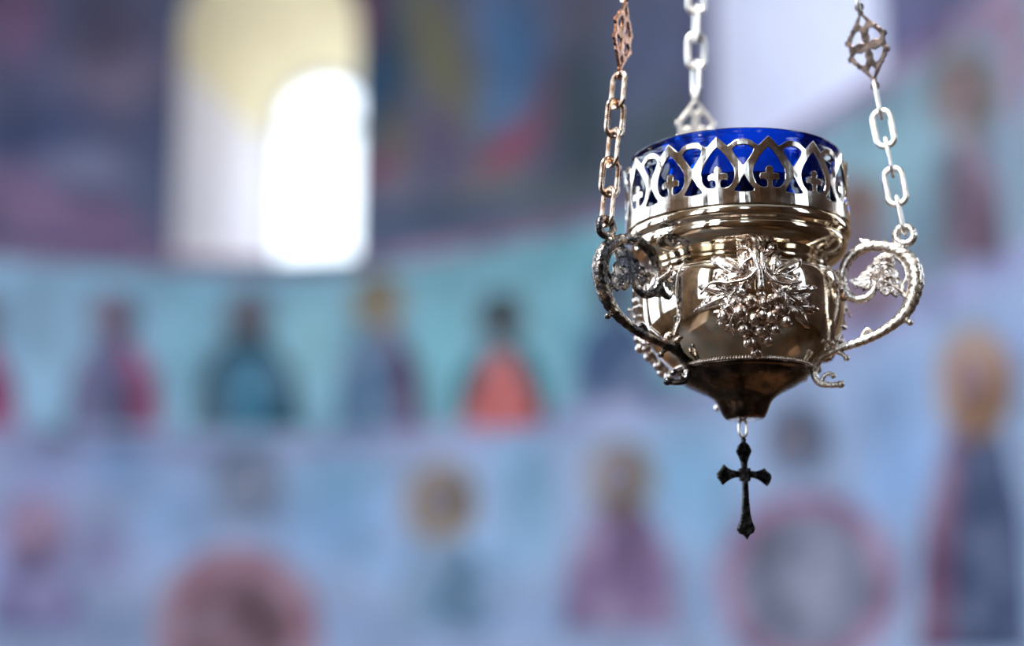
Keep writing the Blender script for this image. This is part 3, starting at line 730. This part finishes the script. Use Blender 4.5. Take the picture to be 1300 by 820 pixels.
def seam_mesh():
    """raised lines that frame the mount of a handle on the bowl, with a small volute at the foot"""
    bm = bmesh.new(); k = px2m
    for sg_ in (1, -1):
        pts = []
        for t in np.linspace(0, 1, 26):
            z = zax(352+t*92)-ZB; a = sg_*R(17 - 4*math.sin(t*PI) - 13*max(0, t-.78)/.22)
            r = rad_at(z)+.0002; pts.append(Vector((r*math.cos(a), r*math.sin(a), z)))
        tube(bm, pts, [k*(1.6+1.6*max(0, t-.6)) for t in np.linspace(0, 1, 26)], 8)
    for a, yy, r in ((6, 446, 4.2), (-6, 446, 4.2), (0, 440, 5), (9, 360, 3.5), (-9, 360, 3.5)):
        z = zax(yy)-ZB; ra = rad_at(z)+.0008; ball(bm, (ra*math.cos(R(a)), ra*math.sin(R(a)), z), r*k, 10)
    pts = []
    for t in np.linspace(0, 1, 14):
        z = zax(356+t*34)-ZB; a = R(9*math.sin(t*PI*2)); r = rad_at(z)+.0006; pts.append(Vector((r*math.cos(a), r*math.sin(a), z)))
    tube(bm, pts, 3.2*k, 8)
    return bm
smesh = build('tmp_s', seam_mesh(), M_orn).data; bpy.data.objects.remove(bpy.data.objects['tmp_s'])
def mcopy(me, m): c = me.copy(); c.materials.clear(); c.materials.append(m); return c
rc = H(484, 108)
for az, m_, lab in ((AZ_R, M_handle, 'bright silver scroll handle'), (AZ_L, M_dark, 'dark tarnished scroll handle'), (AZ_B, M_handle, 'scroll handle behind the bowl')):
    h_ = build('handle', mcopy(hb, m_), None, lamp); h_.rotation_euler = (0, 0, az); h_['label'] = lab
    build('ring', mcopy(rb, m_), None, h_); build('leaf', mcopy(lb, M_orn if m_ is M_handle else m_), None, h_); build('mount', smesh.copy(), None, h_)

# --- chains
PX = px2m
LK_L, LK_W, LK_T = 54.5*PX, 30.5*PX, 4.0*PX
def link_mesh():
    bm = bmesh.new(); hl = LK_L/2-LK_T; hw = LK_W/2-LK_T; rc_ = hw*.85; pts = []
    for q, (sx, sy) in enumerate(((1, 1), (-1, 1), (-1, -1), (1, -1))):
        for t in range(7):
            a = PI/2*q+PI/2*t/6; pts.append(Vector((sx*(hw-rc_)+rc_*math.cos(a), 0, sy*(hl-rc_)+rc_*math.sin(a))))
    tube(bm, pts, LK_T, 10, closed=True, flat=.62)
    return bm
lk = build('tmp', link_mesh(), M_chain_w).data; bpy.data.objects.remove(bpy.data.objects['tmp'])
FW, FH = 28*PX, 52*PX
def filigree_mesh():
    out = []
    q = [(0, 1.0), (.13, .89), (.12, .83), (.26, .73), (.40, .62), (.52, .53), (.62, .50), (.66, .42), (.78, .37), (.84, .29), (.98, .27), (1.0, .18), (.86, .12), (.86, .05)]
    out = [(x*FW, y*FH) for x, y in q]+[(x*FW, -y*FH) for x, y in reversed(q)]
    out = out+[(-x, y) for x, y in reversed(out)]
    # remove doubled extremes
    o2 = []
    for p in out:
        if not o2 or (abs(p[0]-o2[-1][0])+abs(p[1]-o2[-1][1])) > 1e-7: o2.append(p)
    loops = [o2[:-1] if abs(o2[0][0]-o2[-1][0])+abs(o2[0][1]-o2[-1][1]) < 1e-7 else o2]
    for sx in (1, -1):
        for sy in (1, -1):
            loops.append([(sx*x*FW, sy*y*FH) for x, y in [(.12, .09), (.32, .14), (.58, .09), (.72, .15), (.60, .30), (.42, .43), (.26, .46), (.16, .36), (.19, .22)]])
    for sy in (1, -1): loops.append([(x*FW, sy*y*FH) for x, y in [(0, .83), (.08, .74), (.17, .63), (.10, .57), (0, .51), (-.10, .57), (-.17, .63), (-.08, .74)]])
    bm = flat_cut(loops, .0005, .0002)
    for v in bm.verts: v.co = Vector((v.co.x, v.co.z, v.co.y))
    for s_ in (1, -1):
        c = Vector((0, 0, s_*(FH+2.2*PX)))
        tube(bm, [c+Vector((math.cos(t)*4.4*PX, 0, math.sin(t)*4.4*PX)) for t in np.linspace(0, 2*PI, 17)[:-1]], 1.7*PX, 7, closed=True)
    return bm
fl = build('tmp', filigree_mesh(), M_fil, smooth=False).data; bpy.data.objects.remove(bpy.data.objects['tmp'])
HUBZ = rc.z+.50
hub_z_w = HUBZ
pitch = LK_L-4*LK_T+.3*PX
def chain(az, first, m_link, m_fil, label):
    ch = empty('chain', (0, 0, 0), az, lamp); ch['label'] = label
    p0 = Vector(rc); p1 = Vector((.012, 0, HUBZ)); dv = (p1-p0).normalized(); tot = (p1-p0).length
    ls = mcopy(lk, m_link); fs = mcopy(fl, m_fil)
    # frame: local z along chain, local y = tangential
    ey = Vector((0, 1, 0)); ex = ey.cross(dv).normalized()
    def frame(pos, turn):
        M = Matrix((ex, ey, dv)).transposed()
        M = M @ Matrix.Rotation(turn, 3, 'Z')
        return Matrix.Translation(pos) @ M.to_4x4()
    s = 11*PX*.30+LK_L/2-LK_T*1.1; k = 0; n = 0; cnt = first
    while s < tot-.004:
        turn = PI/2 if k % 2 == 0 else 0
        if n == cnt:
            sf = s-pitch/2+.5*LK_L-.5*LK_L+FH+3*PX-1.0*PX
            if sf+FH > tot: break
            o = bpy.data.objects.new('filigree_plate', fs); col.objects.link(o); o.parent = ch
            o.matrix_local = frame(p0+dv*sf, turn+(R(30) if az == AZ_L else R(-12)))
            s = sf+FH+6*PX+LK_L/2-LK_T*3; n = 0; cnt = 5; k += 1
            continue
        o = bpy.data.objects.new('chain_link', ls); col.objects.link(o); o.parent = ch
        o.matrix_local = frame(p0+dv*s, turn + R(random.uniform(-7, 7)))
        s += pitch; k += 1; n += 1
    return ch
chain(AZ_R, 5, M_chain_w, M_fil, 'pale silver chain on the right')
chain(AZ_L, 5, M_chain_c, M_fil_c, 'chain on the left, copper reflections painted in')
chain(AZ_B, 4, M_chain_w, M_chain_w, 'silver chain behind the bowl')
bmh = bmesh.new(); lathe(bmh, [(.001, HUBZ-.012), (.012, HUBZ-.010), (.018, HUBZ), (.016, HUBZ+.01), (.006, HUBZ+.022), (.004, HUBZ+.03), (.0022, HUBZ+.034), (.0022, ZC-ZB), (.0005, ZC-ZB)], 32)
build('suspension_rod', bmh, M_fil, lamp)
# --- pendant cross
def z7(x, y): return (840+x/3.727, 480+y/3.727)
def F0(x, y): u, z = plane_uz(*z7(x, y), 0.0); return (u, z)
ct = [(385, 276), (397, 290), (395, 303), (412, 318), (424, 345), (412, 372), (402, 398), (401, 424), (416, 426), (417, 438), (445, 440), (470, 432), (486, 424), (500, 440), (518, 452), (522, 472), (514, 490), (502, 508), (486, 496), (462, 480), (440, 472), (417, 470), (416, 486), (404, 490), (406, 540), (408, 590), (413, 640), (420, 672), (436, 712), (428, 732), (410, 740), (397, 763), (380, 742), (360, 736), (346, 714), (364, 672), (370, 640), (375, 590), (377, 540), (378, 488), (364, 486), (362, 470), (340, 472), (318, 480), (296, 494), (278, 508), (268, 490), (252, 472), (250, 452), (264, 440), (284, 410), (300, 424), (322, 436), (345, 440), (360, 440), (360, 428), (374, 424), (372, 398), (362, 372), (348, 345), (360, 318), (376, 303), (374, 290)]
loop = [F0(x, y) for x, y in ct]
bx = flat_cut([loop], .0007, .0006)
for v in bx.verts: v.co = Vector((v.co.x, v.co.z, v.co.y))
# raised bosses
k7 = px2m/3.727
for x, y, r in ((386, 340, 20), (290, 456, 20), (490, 466, 20), (392, 712, 24), (388, 455, 15)):
    u, z = F0(x, y); ball(bx, (u, 0, z), r*k7, 12, (1, .5, 1))
u0, zc_ = F0(388, 455)
for v in bx.verts: v.co = Matrix.Translation((u0, 0, 0)) @ Matrix.Rotation(R(14), 4, 'Z') @ Matrix.Translation((-u0, 0, 0)) @ v.co
cross = build('pendant_cross', bx, M_cross, lamp, smooth=False); cross['label'] = 'small blackened cross with budded ends'
bj = bmesh.new(); a_, b_ = F0(384, 238)
tube(bj, [Vector((a_+math.cos(t)*19*k7, math.cos(t)*4*k7, b_+math.sin(t)*42*k7)) for t in np.linspace(0, 2*PI, 25)[:-1]], 7*k7, 8, closed=True)
jr = build('jump_ring', bj, M_chain_w, cross); jr['label'] = 'bright wire ring'

# --- blue glass cup (rests in the crown)
bg_ = bmesh.new()
GP = [(122, 330), (124, 310), (125, 290), (126, 275), (126.5, 262), (127, 250), (127, 240), (127.3, 232), (128.5, 228), (127.5, 224), (127.5, 218), (129, 214), (128.3, 210), (129.5, 207), (131.5, 204.5), (131.5, 202.5), (130, 201.5),
      (127.5, 202), (125.5, 206), (124.5, 212), (124, 224), (123.5, 250), (122, 290), (119, 324), (80, 330), (2, 332)]
gp = prof(GP); sp = catmull([Vector((r, 0, z)) for r, z in gp], 3)
lathe(bg_, [(max(p.x, .0004), p.z) for p in sp]+[(.0004, zax(336)-ZB), (rpx(110, 336), zax(336)-ZB)], 128, close=True)
glo = build('glass_cup', bg_, M_glass); glo.location = ORG; glo.rotation_euler = (0, R(-.8), 0)
M_fill = plaster('near_black_fill', (12, 12, 20), 1, .2, 30, .25)  # near-black solid added to make the lower glass look dark
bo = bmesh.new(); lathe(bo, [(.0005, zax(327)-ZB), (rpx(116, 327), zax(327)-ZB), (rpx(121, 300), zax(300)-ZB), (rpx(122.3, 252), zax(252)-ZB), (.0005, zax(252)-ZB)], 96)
oil = build('dark_fill', bo, M_fill, glo); oil['label'] = 'added dark filling in the lower part of the glass'
tag(glo, 'cobalt blue glass cup standing inside the silver lamp crown', 'glass')

# sun through the added ceiling lantern, over the camera's left shoulder
to_sun = Vector((-.36, -.50, .79)).normalized()
so.rotation_euler = to_sun.to_track_quat('Z', 'Y').to_euler()
t_ = (XL-X0)/to_sun.x; t_ = (ZC-ZB)/to_sun.z; print('sun crosses ceiling at', X0+to_sun.x*t_, Y0+to_sun.y*t_)

sc.view_settings.view_transform = 'Standard'; sc.view_settings.look = 'None'; sc.view_settings.gamma = 1; sc.view_settings.use_curve_mapping = False
sc.view_settings.exposure = 0.32
sc.cycles.use_denoising = True; sc.cycles.max_bounces = 10; sc.cycles.diffuse_bounces = 5; sc.cycles.glossy_bounces = 6; sc.cycles.transparent_max_bounces = 16
sc.cycles.sample_clamp_indirect = 10
